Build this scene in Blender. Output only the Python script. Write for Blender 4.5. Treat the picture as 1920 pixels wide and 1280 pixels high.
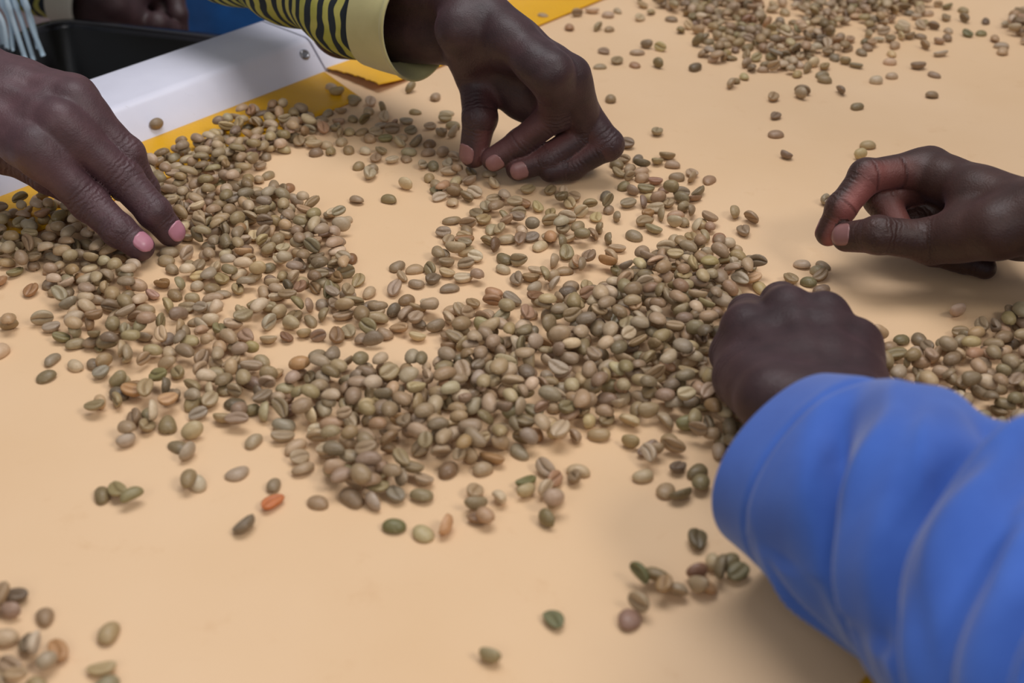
import bpy, math, random
import numpy as np
from mathutils import Vector, Matrix

for o in list(bpy.data.objects): bpy.data.objects.remove(o)
SC = bpy.context.scene
COL = SC.collection
RNG = np.random.default_rng(7)
random.seed(7)

# ------------------------------------------------------------------ camera
FPX = 2500.0; PITCH = math.radians(33); DIST = 0.72
_s, _c = math.sin(PITCH), math.cos(PITCH)
CAM = np.array([0, -DIST*_c, DIST*_s]); FW = np.array([0, _c, -_s]); UP = np.array([0, _s, _c]); RT = np.array([1.0, 0, 0])
cd = bpy.data.cameras.new('camera'); cam = bpy.data.objects.new('camera', cd); COL.objects.link(cam)
cam.location = CAM; cam.rotation_euler = (math.pi/2 - PITCH, 0, 0)
cd.sensor_width = 36; cd.lens = FPX/1920*36; cd.clip_start = 0.01; cd.clip_end = 50
cd.dof.use_dof = True; cd.dof.focus_distance = 0.80; cd.dof.aperture_fstop = 7.5
SC.camera = cam

def P(x, y, z=0.0):
    """photo pixel -> point on the horizontal plane at height z"""
    d = FW + RT*(x-960)/FPX - UP*(y-640)/FPX
    return CAM + d*((z-CAM[2])/d[2])
def proj(p):
    q = np.asarray(p) - CAM
    dz = q@FW
    return np.stack([960+FPX*(q@RT)/dz, 640-FPX*(q@UP)/dz], -1)

# ------------------------------------------------------------------ light
SC.view_settings.view_transform = 'Standard'; SC.view_settings.look = 'None'
SC.view_settings.gamma = 1; SC.view_settings.use_curve_mapping = False
SC.view_settings.exposure = 0.0
w = bpy.data.worlds.new('world'); SC.world = w; w.use_nodes = True
bg = w.node_tree.nodes['Background']; bg.inputs[0].default_value = (0.90, 0.92, 1.0, 1); bg.inputs[1].default_value = 0.21
def area(name, loc, target, size, power, color, sy=None):
    l = bpy.data.lights.new(name, 'AREA'); l.energy = power; l.color = color
    l.shape = 'RECTANGLE'; l.size = size; l.size_y = sy or size
    o = bpy.data.objects.new(name, l); COL.objects.link(o); o.location = loc
    o.rotation_euler = (Vector(target)-Vector(loc)).to_track_quat('-Z', 'Y').to_euler()
    return o
area('window_light', (1.30, -0.90, 1.55), (0, 0.05, 0), 0.6, 17, (1.0, 0.95, 0.90))
area('front_fill_light', (-0.55, -1.75, 1.45), (0, 0.1, 0), 1.5, 9, (1.0, 0.97, 0.94), 1.0)  # added fill from the camera side, lifts the shade under the sleeve
area('ceiling_tube_light', (0.05, 0.5, 1.9), (0, 0.1, 0), 1.5, 24, (0.98, 0.97, 1.0), 0.8)

# ------------------------------------------------------------------ helpers
def lin(r, g, b):
    f = lambda v: (v/255/12.92 if v/255 <= .04045 else ((v/255+.055)/1.055)**2.4)
    return (f(r), f(g), f(b), 1.0)
def tag(o, label=None, cat=None, group=None, kind=None):
    if label: o['label'] = label
    if cat: o['category'] = cat
    if group: o['group'] = group
    if kind: o['kind'] = kind
    return o
def mesh(name, verts, faces, mat=None, parent=None, smooth=True):
    me = bpy.data.meshes.new(name)
    me.from_pydata([tuple(map(float, v)) for v in verts], [], [tuple(map(int, f)) for f in faces])
    if smooth: me.polygons.foreach_set('use_smooth', [True]*len(me.polygons))
    me.update()
    o = bpy.data.objects.new(name, me); COL.objects.link(o)
    if mat: me.materials.append(mat)
    if parent: o.parent = parent
    return o
def empty(name, loc=(0, 0, 0)):
    o = bpy.data.objects.new(name, None); COL.objects.link(o); o.location = loc; o.empty_display_size = .02
    return o
def part(name, verts, faces, mat, parent, smooth=True):
    """mesh in world coordinates under a parent that may be moved"""
    off = np.array(parent.location)
    return mesh(name, np.asarray(verts, float)-off, faces, mat, parent, smooth)

class NT:
    """small node-tree builder"""
    def __init__(s, name):
        s.m = bpy.data.materials.new(name); s.m.use_nodes = True
        s.t = s.m.node_tree; s.b = s.t.nodes['Principled BSDF']
    def n(s, typ, **kw):
        nd = s.t.nodes.new(typ)
        for k, v in kw.items():
            if k in nd.inputs.keys(): nd.inputs[k].default_value = v
            else: setattr(nd, k, v)
        return nd
    def l(s, a, b): s.t.links.new(a, b)
    def set(s, **kw):
        for k, v in kw.items(): s.b.inputs[k.replace('_', ' ')].default_value = v
        return s
    def coord(s, out='Object'): return s.n('ShaderNodeTexCoord').outputs[out]
    def noise(s, scale, detail=3, vec=None, rough=.55):
        nd = s.n('ShaderNodeTexNoise'); nd.inputs['Scale'].default_value = scale; nd.inputs['Detail'].default_value = detail
        nd.inputs['Roughness'].default_value = rough
        s.l(vec if vec is not None else s.coord(), nd.inputs['Vector']); return nd.outputs['Fac']
    def ramp(s, fac, stops):
        r = s.n('ShaderNodeValToRGB'); e = r.color_ramp.elements
        while len(e) < len(stops): e.new(.5)
        for i, (p, c) in enumerate(stops): e[i].position = p; e[i].color = c
        s.l(fac, r.inputs[0]); return r.outputs[0]
    def mix(s, fac, a, b, mode='MIX'):
        m = s.n('ShaderNodeMix'); m.data_type = 'RGBA'; m.blend_type = mode
        for v, i in ((fac, 0), (a, 6), (b, 7)):
            if hasattr(v, 'is_output'): s.l(v, m.inputs[i])
            else: m.inputs[i].default_value = v
        return m.outputs[2]
    def math(s, op, a, b=0.0):
        m = s.n('ShaderNodeMath'); m.operation = op
        for v, i in ((a, 0), (b, 1)):
            if hasattr(v, 'is_output'): s.l(v, m.inputs[i])
            else: m.inputs[i].default_value = v
        return m.outputs[0]
    def attr(s, name, out='Fac'): return s.n('ShaderNodeAttribute', attribute_name=name).outputs[out]
    def color(s, sock):
        if hasattr(sock, 'is_output'): s.l(sock, s.b.inputs['Base Color'])
        else: s.b.inputs['Base Color'].default_value = sock
    def bump(s, h, strength=.3, dist=.001):
        b = s.n('ShaderNodeBump'); b.inputs['Strength'].default_value = strength; b.inputs['Distance'].default_value = dist
        s.l(h, b.inputs['Height']); s.l(b.outputs[0], s.b.inputs['Normal'])

def plain(name, c, rough=.5, metal=0, spec=.5, vary=.06, vs=60):
    t = NT(name).set(Roughness=rough, Metallic=metal); t.b.inputs['Specular IOR Level'].default_value = spec
    c = np.array(c)
    lo = tuple(c[:3]*(1-vary))+(1,); hi = tuple(np.minimum(c[:3]*(1+vary), 1))+(1,)
    t.color(t.ramp(t.noise(vs), [(.3, lo), (.7, hi)]))
    return t.m

# ------------------------------------------------------------------ materials
def mat_belt():
    t = NT('belt_beige').set(Roughness=.55); t.b.inputs['Specular IOR Level'].default_value = .3
    co = t.coord()
    a = t.ramp(t.noise(5, 4, co), [(.3, lin(222, 186, 144)), (.7, lin(229, 195, 156))])
    st = t.ramp(t.noise(38, 5, co, .7), [(.60, (0, 0, 0, 1)), (.75, (1, 1, 1, 1))])
    a = t.mix(t.math('MULTIPLY', st, .22), a, lin(196, 148, 98))
    mp = t.n('ShaderNodeMapping'); mp.inputs['Rotation'].default_value = (0, 0, math.radians(49.5)); mp.inputs['Scale'].default_value = (14, 260, 1)
    t.l(co, mp.inputs[0])
    sc = t.ramp(t.noise(1.6, 3, mp.outputs[0], .6), [(.70, (0, 0, 0, 1)), (.78, (1, 1, 1, 1))])
    a = t.mix(t.math('MULTIPLY', sc, .16), a, lin(178, 136, 98))
    t.color(a)
    wv = []
    for ang in (49.5, 139.5):
        m2 = t.n('ShaderNodeMapping'); m2.inputs['Rotation'].default_value = (0, 0, math.radians(-ang)); t.l(co, m2.inputs[0])
        wnode = t.n('ShaderNodeTexWave'); wnode.inputs['Scale'].default_value = 260; t.l(m2.outputs[0], wnode.inputs['Vector']); wv.append(wnode.outputs['Fac'])
    h = t.math('ADD', t.math('MULTIPLY', wv[0], wv[1]), t.math('MULTIPLY', t.noise(900, 2, co), .8))
    t.bump(h, .10, .0004)
    return t.m
def mat_yellow():
    t = NT('edge_yellow').set(Roughness=.5); co = t.coord()
    t.color(t.mix(t.math('MULTIPLY', t.noise(60, 4, co), .5), lin(230, 172, 0), lin(212, 152, 0)))
    vor = t.n('ShaderNodeTexVoronoi'); vor.inputs['Scale'].default_value = 420; t.l(co, vor.inputs['Vector'])
    t.bump(vor.outputs['Distance'], .35, .0005)
    return t.m
def mat_rail():
    t = NT('rail_white_paint').set(Roughness=.35); co = t.coord()
    mp = t.n('ShaderNodeMapping'); mp.inputs['Rotation'].default_value = (0, 0, math.radians(-49.5)); mp.inputs['Scale'].default_value = (18, 260, 260); t.l(co, mp.inputs[0])
    sc = t.ramp(t.noise(1.3, 4, mp.outputs[0], .7), [(.66, (0, 0, 0, 1)), (.72, (1, 1, 1, 1))])
    base = t.ramp(t.noise(20, 3, co), [(.3, lin(216, 216, 230)), (.7, lin(226, 226, 240))])
    t.color(t.mix(t.math('MULTIPLY', sc, .35), base, lin(150, 145, 150)))
    return t.m
def mat_skin(name, dark, light, palm):
    t = NT(name).set(Roughness=.5); t.b.inputs['Specular IOR Level'].default_value = .45
    co = t.coord()
    a = t.ramp(t.noise(45, 5, co, .65), [(.3, dark), (.72, light)])
    a = t.mix(t.attr('palm'), a, palm)
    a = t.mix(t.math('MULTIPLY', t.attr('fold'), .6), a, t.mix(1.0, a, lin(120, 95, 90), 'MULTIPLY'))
    t.color(a)
    t.b.inputs['Sheen Weight'].default_value = .12; t.b.inputs['Sheen Tint'].default_value = lin(190, 150, 170); t.b.inputs['Sheen Roughness'].default_value = .4
    ax = t.math('ADD', t.attr('axis'), t.math('MULTIPLY', t.noise(220, 3, co), 5.0))
    wr = t.math('MULTIPLY', t.math('MULTIPLY', t.math('SINE', t.math('MULTIPLY', ax, 2.0)), t.noise(120, 2, co)), t.attr('wrinkle'))
    vor = t.n('ShaderNodeTexVoronoi'); vor.inputs['Scale'].default_value = 900; t.l(co, vor.inputs['Vector'])
    mp = t.n('ShaderNodeMapping'); mp.inputs['Scale'].default_value = (1, 1, 1); t.l(co, mp.inputs[0])
    wr = t.math('SUBTRACT', t.math('MULTIPLY', wr, 3.2), t.math('MULTIPLY', t.attr('fold'), 3.0))
    h = t.math('ADD', wr, t.math('ADD', t.math('MULTIPLY', vor.outputs['Distance'], .35), t.math('MULTIPLY', t.noise(260, 5, co, .7), 1.3)))
    t.bump(h, .42, .0006)
    return t.m
def mat_bean(name, use_attr):
    t = NT(name).set(Roughness=.44); t.b.inputs['Specular IOR Level'].default_value = .45
    if use_attr: c = t.attr('col', 'Color')
    else: c = t.n('ShaderNodeObjectInfo').outputs['Color']
    co = t.coord()
    nz = t.noise(420, 3, co, .6)
    c = t.mix(t.math('MULTIPLY', nz, .7), c, t.mix(1.0, c, lin(196, 184, 154), 'MULTIPLY'))
    sk = t.ramp(t.noise(700, 2, co), [(.62, (0, 0, 0, 1)), (.74, (1, 1, 1, 1))])
    c = t.mix(t.math('MULTIPLY', sk, .22), c, lin(226, 208, 178))
    c = t.mix(t.attr('crease'), c, t.mix(1.0, c, lin(160, 140, 105), 'MULTIPLY'))  # shade of the groove painted into the bean colour
    t.color(c)
    t.bump(t.noise(1500, 3, co), .22, .0003)
    return t.m
def mat_cloth(name, c1, c2, rough=.85, sheen=.3, weave=1400):
    t = NT(name).set(Roughness=rough); t.b.inputs['Specular IOR Level'].default_value = .15
    t.color(t.ramp(t.noise(30, 3), [(.3, c1), (.7, c2)]))
    t.b.inputs['Sheen Weight'].default_value = sheen
    t.bump(t.noise(weave, 2), .2, .0004)
    return t.m
def mat_zebra():
    t = NT('zebra_print_cloth').set(Roughness=.85); t.b.inputs['Specular IOR Level'].default_value = .15
    co = t.coord()
    n1 = t.math('MULTIPLY', t.math('SUBTRACT', t.noise(34, 1.5, co), .5), 11.0)
    ph = t.math('ADD', t.math('MULTIPLY', t.attr('axis'), .62), n1)
    st = t.math('SINE', ph)
    st = t.math('ADD', st, t.math('MULTIPLY', t.math('SUBTRACT', t.noise(60, 2, co), .5), 1.2))
    st = t.math('ADD', t.math('MULTIPLY', st, .5), .5)
    yel = t.ramp(t.noise(40, 3, co), [(.35, lin(158, 160, 70)), (.65, lin(186, 182, 104))])
    f = t.ramp(st, [(.46, (0, 0, 0, 1)), (.56, (1, 1, 1, 1))])
    t.color(t.mix(f, lin(46, 52, 58), yel))
    t.bump(t.noise(1500, 2, co), .25, .0004)
    return t.m

M_BELT, M_YEL, M_RAIL = mat_belt(), mat_yellow(), mat_rail()
M_BEAN_O, M_BEAN_A = mat_bean('green_coffee_bean', False), mat_bean('green_coffee_bean_mass', True)
M_SKIN_C = mat_skin('skin_deep', lin(46, 29, 30), lin(68, 45, 46), lin(116, 72, 68))
M_SKIN_L = mat_skin('skin_deep_warm', lin(66, 45, 48), lin(90, 62, 66), lin(128, 84, 82))
M_SKIN_R = mat_skin('skin_deep_brown', lin(52, 32, 26), lin(72, 45, 37), lin(150, 88, 80))
M_NAIL = plain('nail_pink', lin(182, 124, 138), .35, vary=.05, vs=200)
M_NAIL2 = plain('nail_tan', lin(142, 100, 96), .35, vary=.06, vs=200)
M_NAILTIP = plain('nail_edge_pale', lin(226, 204, 190), .4)
M_BLUE = mat_cloth('blue_cloth', lin(56, 90, 168), lin(66, 103, 184))
M_ZEBRA = mat_zebra()
M_CREAM = mat_cloth('cream_cloth', lin(176, 168, 116), lin(190, 182, 130))
M_BLACK = plain('black_plastic', lin(26, 24, 24), .32)
M_STEEL = plain('steel', lin(150, 148, 150), .3, metal=1)
M_DARKEDGE = plain('seam_dark', lin(52, 40, 40), .8)

# ------------------------------------------------------------------ conveyor belt
ORG = P(612, 135)                                   # seam of the far rail, on the belt plane
U = (P(950, 0)-P(0, 365)); U /= np.linalg.norm(U); W = np.array([-U[1], U[0], 0]); Z = np.array([0, 0, 1.0])
def RW(u, w, z=0.0): return ORG + U*u + W*w + Z*z   # rail frame in metres
NEAR = -0.683                                       # w of the near rail's inner edge
U0, U1 = -0.85, 1.15
def box(us, ws, zs):
    v = [RW(u, w_, z) for z in zs for w_ in ws for u in us]
    f = [(0, 2, 3, 1), (4, 5, 7, 6), (0, 1, 5, 4), (2, 6, 7, 3), (0, 4, 6, 2), (1, 3, 7, 5)]
    return v, f
belt = tag(empty('conveyor_belt', RW(0, -.3)), 'beige woven sorting belt with yellow side strips carrying scattered coffee beans', 'conveyor belt')
part('belt_surface', *box((U0, U1), (NEAR-.01, .006), (-.005, 0)), M_BELT, belt, False)
# yellow strips: thin sheets glued on the belt; the far one is cut at the seam, its right end curls up
SW = -.060
def sheet(name, pts_fn, nu, nv, mat, parent, th=.0006):
    """solid sheet from a grid of points"""
    v = []; f = []
    for k in (0, 1):
        for i in range(nu+1):
            for j in range(nv+1): v.append(pts_fn(i/nu, j/nv)+Z*th*k)
    n = (nu+1)*(nv+1); q = lambda i, j, k: k*n+i*(nv+1)+j
    for i in range(nu):
        for j in range(nv):
            f.append((q(i, j, 1), q(i+1, j, 1), q(i+1, j+1, 1), q(i, j+1, 1)))
            f.append((q(i, j, 0), q(i, j+1, 0), q(i+1, j+1, 0), q(i+1, j, 0)))
    for i in range(nu):
        f += [(q(i, 0, 0), q(i+1, 0, 0), q(i+1, 0, 1), q(i, 0, 1)), (q(i, nv, 1), q(i+1, nv, 1), q(i+1, nv, 0), q(i, nv, 0))]
    for j in range(nv):
        f += [(q(0, j, 1), q(0, j+1, 1), q(0, j+1, 0), q(0, j, 0)), (q(nu, j, 0), q(nu, j+1, 0), q(nu, j+1, 1), q(nu, j, 1))]
    return part(name, v, f, mat, parent)
def strip_left(a, b):                                # a along, b across (0 at rail)
    e = -.001 - .019*b                               # slanting cut at the seam
    return RW(U0+(e-U0)*a, .004+(SW-.004)*b, .0004)
def strip_right(a, b):
    s0 = .0015 - .004*b
    u = s0+(U1-s0)*(a**3)
    lift = .0055*max(0, 1-(u-s0)/.05)**1.5*(.1+.9*math.sin(1.75*b))
    jag = .0016*math.sin(b*46)*math.sin(b*17+1) if a == 0 else 0
    return RW(u+jag, .004+(SW-.006)*b, .0012+lift)
sheet('edge_strip', strip_left, 40, 8, M_YEL, belt)
o = sheet('edge_strip', strip_right, 60, 24, M_YEL, belt); o['label'] = 'yellow strip piece with its cut end curling up'
sheet('edge_strip', lambda a, b: RW(U0+(U1-U0)*a, NEAR-.004+(.064)*b, .0004), 40, 4, M_YEL, belt)

# white side rails: sheet metal, sloping inner face, soft bend, flat top
PROF = [(0.0, .0005), (.0005, .0015)]
for k in range(9):
    a = math.radians(46*(1-k/8)); PROF.append((.0235-.012*math.sin(a)*.9, .0232-.012*(1-math.cos(a))))
PROF += [(.072, .0246), (.0732, .0242), (.0738, .023), (.0738, .006), (.0722, .006), (.0722, .0222), (.026, .0208), (.004, .0005)]
def rail(u0, u1, label, sign=1, w0=0.0):
    r = tag(empty('side_rail', RW((u0+u1)/2, w0+sign*.03)), label, 'rail')
    n = len(PROF); v = []; f = []
    us = (u0, u0+.0015, u1-.0015, u1) 
    for i, u in enumerate(us):
        for (a, z) in PROF:
            v.append(RW(u, w0+sign*a, z))
    for i in range(3):
        for j in range(n):
            f.append((i*n+j, i*n+(j+1) % n, (i+1)*n+(j+1) % n, (i+1)*n+j))
    f += [tuple(range(n))[::-1], tuple(range(3*n, 4*n))]
    ob = part('rail_profile', v, f, M_RAIL, r)
    md = ob.modifiers.new('edge', 'EDGE_SPLIT'); md.split_angle = math.radians(50)
    return r
def rivet(r, u, a, sign=1, w0=0.0):
    """domed screw head on the sloping face"""
    c = RW(u, w0+sign*a, .0015+(a-.0005)*1.18); nrm = (-W*sign*1.18+Z)/math.hypot(1.18, 1); t1 = U; t2 = np.cross(nrm, t1)
    v = []; f = []; rings = [(.0044, -.002), (.0044, .0004), (.0040, .0011), (.0028, .0018), (.0024, .0012), (.0018, .0011), (.0006, .0013)]
    for (rr, h) in rings:
        for k in range(20):
            a_ = 2*math.pi*k/20; v.append(c+t1*rr*math.cos(a_)+t2*rr*math.sin(a_)+nrm*h)
    for i in range(len(rings)-1):
        for k in range(20): f.append((i*20+k, i*20+(k+1) % 20, (i+1)*20+(k+1) % 20, (i+1)*20+k))
    f += [tuple(range(120, 140)), tuple(range(19, -1, -1))]
    part('screw', v, f, M_STEEL, r)
r1 = rail(U0, -.0009, 'white painted rail whose bend has a screw next to the seam gap')
rivet(r1, -.0108, .0115)
r2 = rail(.0009, U1, 'white painted rail continuing past the seam under the zebra-print sleeve')
r3 = rail(U0, U1, 'white painted rail beside the blue sleeve, on the opposite belt side', -1, NEAR)
# dark backing strip seen through the seam gap
part('seam_strip', *box((-.006, .006), (.006, .02), (.0004, .002)), M_DARKEDGE, r1, False)

# floor of the hall, far below the belt
fl = mesh('floor', [(-4, -3, -.85), (4, -3, -.85), (4, 5, -.85), (-4, 5, -.85)], [(0, 1, 2, 3)], plain('floor_concrete', lin(150, 128, 124), .6, vary=.15, vs=4), None, False)
tag(fl, kind='structure')

# ------------------------------------------------------------------ hands: smooth-union distance fields, meshed with surface nets
J = {
 'C': {'wrist': (-25.4, 244.8, 102.0), 'thumb': [(-32.3, 218.5, 95.8), (-23.5, 233.8, 58.7), (-21.1, 208.4, 39.3), (-25.5, 203.4, 15.7)],
       'index': [(25.5, 177.4, 84), (27.5, 194.1, 47.5), (5.3, 195.3, 27.4), (-12.2, 193.7, 16.4)],
       'middle': [(37.2, 191.4, 75.0), (50.2, 200.8, 31.4), (23.4, 192.5, 17.8), (4.0, 190.1, 11.5)],
       'ring': [(38.4, 206.1, 56.0), (62.1, 194.2, 26.7), (40.1, 192.3, 13.0), (25.1, 188.0, 11.0)],
       'pinky': [(27.7, 219.2, 40.5), (53.5, 210.5, 24.2), (49.4, 205.8, 12), (36.2, 200.8, 11)]},
 'L': {'wrist': (-336.2, 160.0, 90.5), 'thumb': [(-334.8, 150.3, 66), (-308.0, 140.4, 48), (-281.1, 131, 36), (-262.5, 125.9, 25)],
       'index': [(-275.3, 101.8, 66.7), (-249.1, 99.3, 33.4), (-231.3, 89.5, 20.0), (-219.0, 85.5, 11.0)],
       'middle': [(-262.4, 114.3, 76.8), (-231.2, 114.1, 41.4), (-213.4, 104.0, 24.5), (-205.0, 103.6, 11.0)],
       'ring': [(-257.7, 132.3, 82.7), (-231.1, 127.0, 50.9), (-225.2, 129.3, 27.2), (-222.1, 131.9, 12.8)],
       'pinky': [(-262.6, 148.5, 79.5), (-248.6, 144.5, 52.9), (-245.1, 144.1, 33.8), (-243.5, 145.0, 18.4)]},
 'R': {'wrist': (289.7, 30.7, 57.0), 'thumb': [(261.2, 31.0, 51.9), (234.4, 52.8, 32.7), (203.8, 50.6, 37.7), (189.9, 62.7, 30.0)],
       'index': [(243.0, 104.2, 54.0), (203.7, 90.3, 54.2), (188.8, 78.7, 40.1), (182.7, 76.3, 24.8)],
       'middle': [(258.8, 112.3, 42.7), (216.0, 95.1, 37.7), (225.6, 76.0, 22.8), (241.0, 71.3, 15.1)],
       'ring': [(274.4, 108.5, 32.3), (236.7, 92.2, 22.4), (242.4, 68.3, 17.7), (256.5, 67.6, 12.3)],
       'pinky': [(285.6, 99.1, 21.3), (257.8, 85.7, 14.9), (260.7, 66.5, 12.9), (272.1, 62.2, 9.9)]},
 'F': {'wrist': (140.7, -126.7, 44.0), 'thumb': [(117.6, -115.9, 43.4), (110.4, -78.0, 30.2), (111.0, -47.1, 23.0), (117.0, -27.4, 14.0)],
       'index': [(116.5, -43.0, 35.9), (124.7, -6.1, 20.4), (128.9, -8.1, 12.0), (134.7, -22.7, 11.0)],
       'middle': [(137.1, -37.9, 43.0), (143.1, 1.9, 22.8), (146.9, -4.0, 12.0), (150.5, -20.8, 11.0)],
       'ring': [(154.6, -43.6, 43.0), (160.9, -8.7, 21.6), (163.3, -10.9, 12.0), (164.4, -26.9, 11.0)],
       'pinky': [(168.7, -57.8, 36.1), (175.2, -30.9, 19.8), (176.0, -31.5, 12.0), (174.2, -45.7, 11.0)]},
}
FR = {'thumb': (13.0, 11.4, 10.3, 8.6), 'index': (10.4, 9.7, 8.4, 7.4), 'middle': (10.6, 9.9, 8.6, 7.6), 'ring': (10.2, 9.3, 8.1, 7.2), 'pinky': (9.4, 8.2, 7.2, 6.5)}
ALLCAP = []      # (a, b, ra, rb) in metres: used to keep beans out of fingers

def seg_round(Pn, a, b, ra, rb):
    ab = b-a; L2 = float(ab@ab)+1e-12
    t = np.clip(((Pn-a)@ab)/L2, 0, 1)
    return np.linalg.norm(Pn-(a+t[..., None]*ab), axis=-1)-(ra+(rb-ra)*t)
def smin(a, b, k):
    h = np.maximum(k-np.abs(a-b), 0)/k
    return np.minimum(a, b)-h*h*k*.25
class Field:
    BIG = np.float32(60)
    def __init__(s, lo, hi, vx):
        s.lo = np.array(lo, float); s.vx = vx; s.n = np.ceil((np.array(hi)-lo)/vx).astype(int)+1
    def blank(s): return np.full(s.n, s.BIG, np.float32)
    def add(s, G, prims, k):
        for (a, b, ra, rb) in prims:
            a = np.array(a, float); b = np.array(b, float); m = max(ra, rb)+k+3*s.vx
            i0 = np.clip(np.floor((np.minimum(a, b)-m-s.lo)/s.vx).astype(int), 0, s.n-1)
            i1 = np.clip(np.ceil((np.maximum(a, b)+m-s.lo)/s.vx).astype(int)+1, 1, s.n)
            if np.any(i1 <= i0): continue
            sl = tuple(slice(p, q) for p, q in zip(i0, i1))
            ax = [s.lo[d]+s.vx*np.arange(i0[d], i1[d]) for d in range(3)]
            Pn = np.stack(np.meshgrid(*ax, indexing='ij'), -1)
            G[sl] = smin(G[sl], seg_round(Pn, a, b, ra, rb).astype(np.float32), np.float32(k))
        return G
    def sample(s, G, p):
        q = (np.asarray(p)-s.lo)/s.vx; i = np.clip(np.floor(q).astype(int), 0, s.n-2); f = q-i; r = 0
        for dx in (0, 1):
            for dy in (0, 1):
                for dz in (0, 1):
                    wgt = (f[..., 0] if dx else 1-f[..., 0])*(f[..., 1] if dy else 1-f[..., 1])*(f[..., 2] if dz else 1-f[..., 2])
                    r = r+wgt*G[i[..., 0]+dx, i[..., 1]+dy, i[..., 2]+dz]
        return r
    def nets(s, G):
        ins = G < 0; n = s.n
        c = np.zeros(n-1, np.int8)
        for dx in (0, 1):
            for dy in (0, 1):
                for dz in (0, 1): c += ins[dx:n[0]-1+dx, dy:n[1]-1+dy, dz:n[2]-1+dz]
        act = (c > 0) & (c < 8); ids = np.full(n-1, -1, np.int64); cells = np.argwhere(act); ids[act] = np.arange(len(cells))
        acc = np.zeros((len(cells), 3)); cnt = np.zeros(len(cells))
        offs = [(x, y, z) for x in (0, 1) for y in (0, 1) for z in (0, 1)]
        for p in offs:
            for q in offs:
                if sum(q)-sum(p) == 1 and all(q[d] >= p[d] for d in range(3)):
                    ga = G[cells[:, 0]+p[0], cells[:, 1]+p[1], cells[:, 2]+p[2]]; gb = G[cells[:, 0]+q[0], cells[:, 1]+q[1], cells[:, 2]+q[2]]
                    m = (ga < 0) != (gb < 0); t = np.where(m, ga/np.where(m, ga-gb, 1), 0)
                    pt = np.array(p)+t[:, None]*(np.array(q)-np.array(p)); acc[m] += pt[m]; cnt[m] += 1
        V = s.lo+s.vx*(cells+acc/cnt[:, None]); F = []
        for d in range(3):
            e = [0, 0, 0]; e[d] = 1
            A = ins[:n[0]-e[0], :n[1]-e[1], :n[2]-e[2]]; B = ins[e[0]:, e[1]:, e[2]:]
            o1, o2 = (d+1) % 3, (d+2) % 3
            for flip in (False, True):
                ed = np.argwhere((A & ~B) if not flip else (~A & B))
                ed = ed[(ed[:, o1] > 0) & (ed[:, o2] > 0) & (ed[:, o1] < n[o1]-1) & (ed[:, o2] < n[o2]-1)]
                def cid(s1, s2):
                    t = ed.copy(); t[:, o1] -= s1; t[:, o2] -= s2; return ids[t[:, 0], t[:, 1], t[:, 2]]
                q = np.stack([cid(1, 1), cid(0, 1), cid(0, 0), cid(1, 0)], 1)
                F.append(q[:, ::-1] if flip else q)
        F = np.concatenate(F); F = F[(F >= 0).all(1)]
        return V, F

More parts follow.
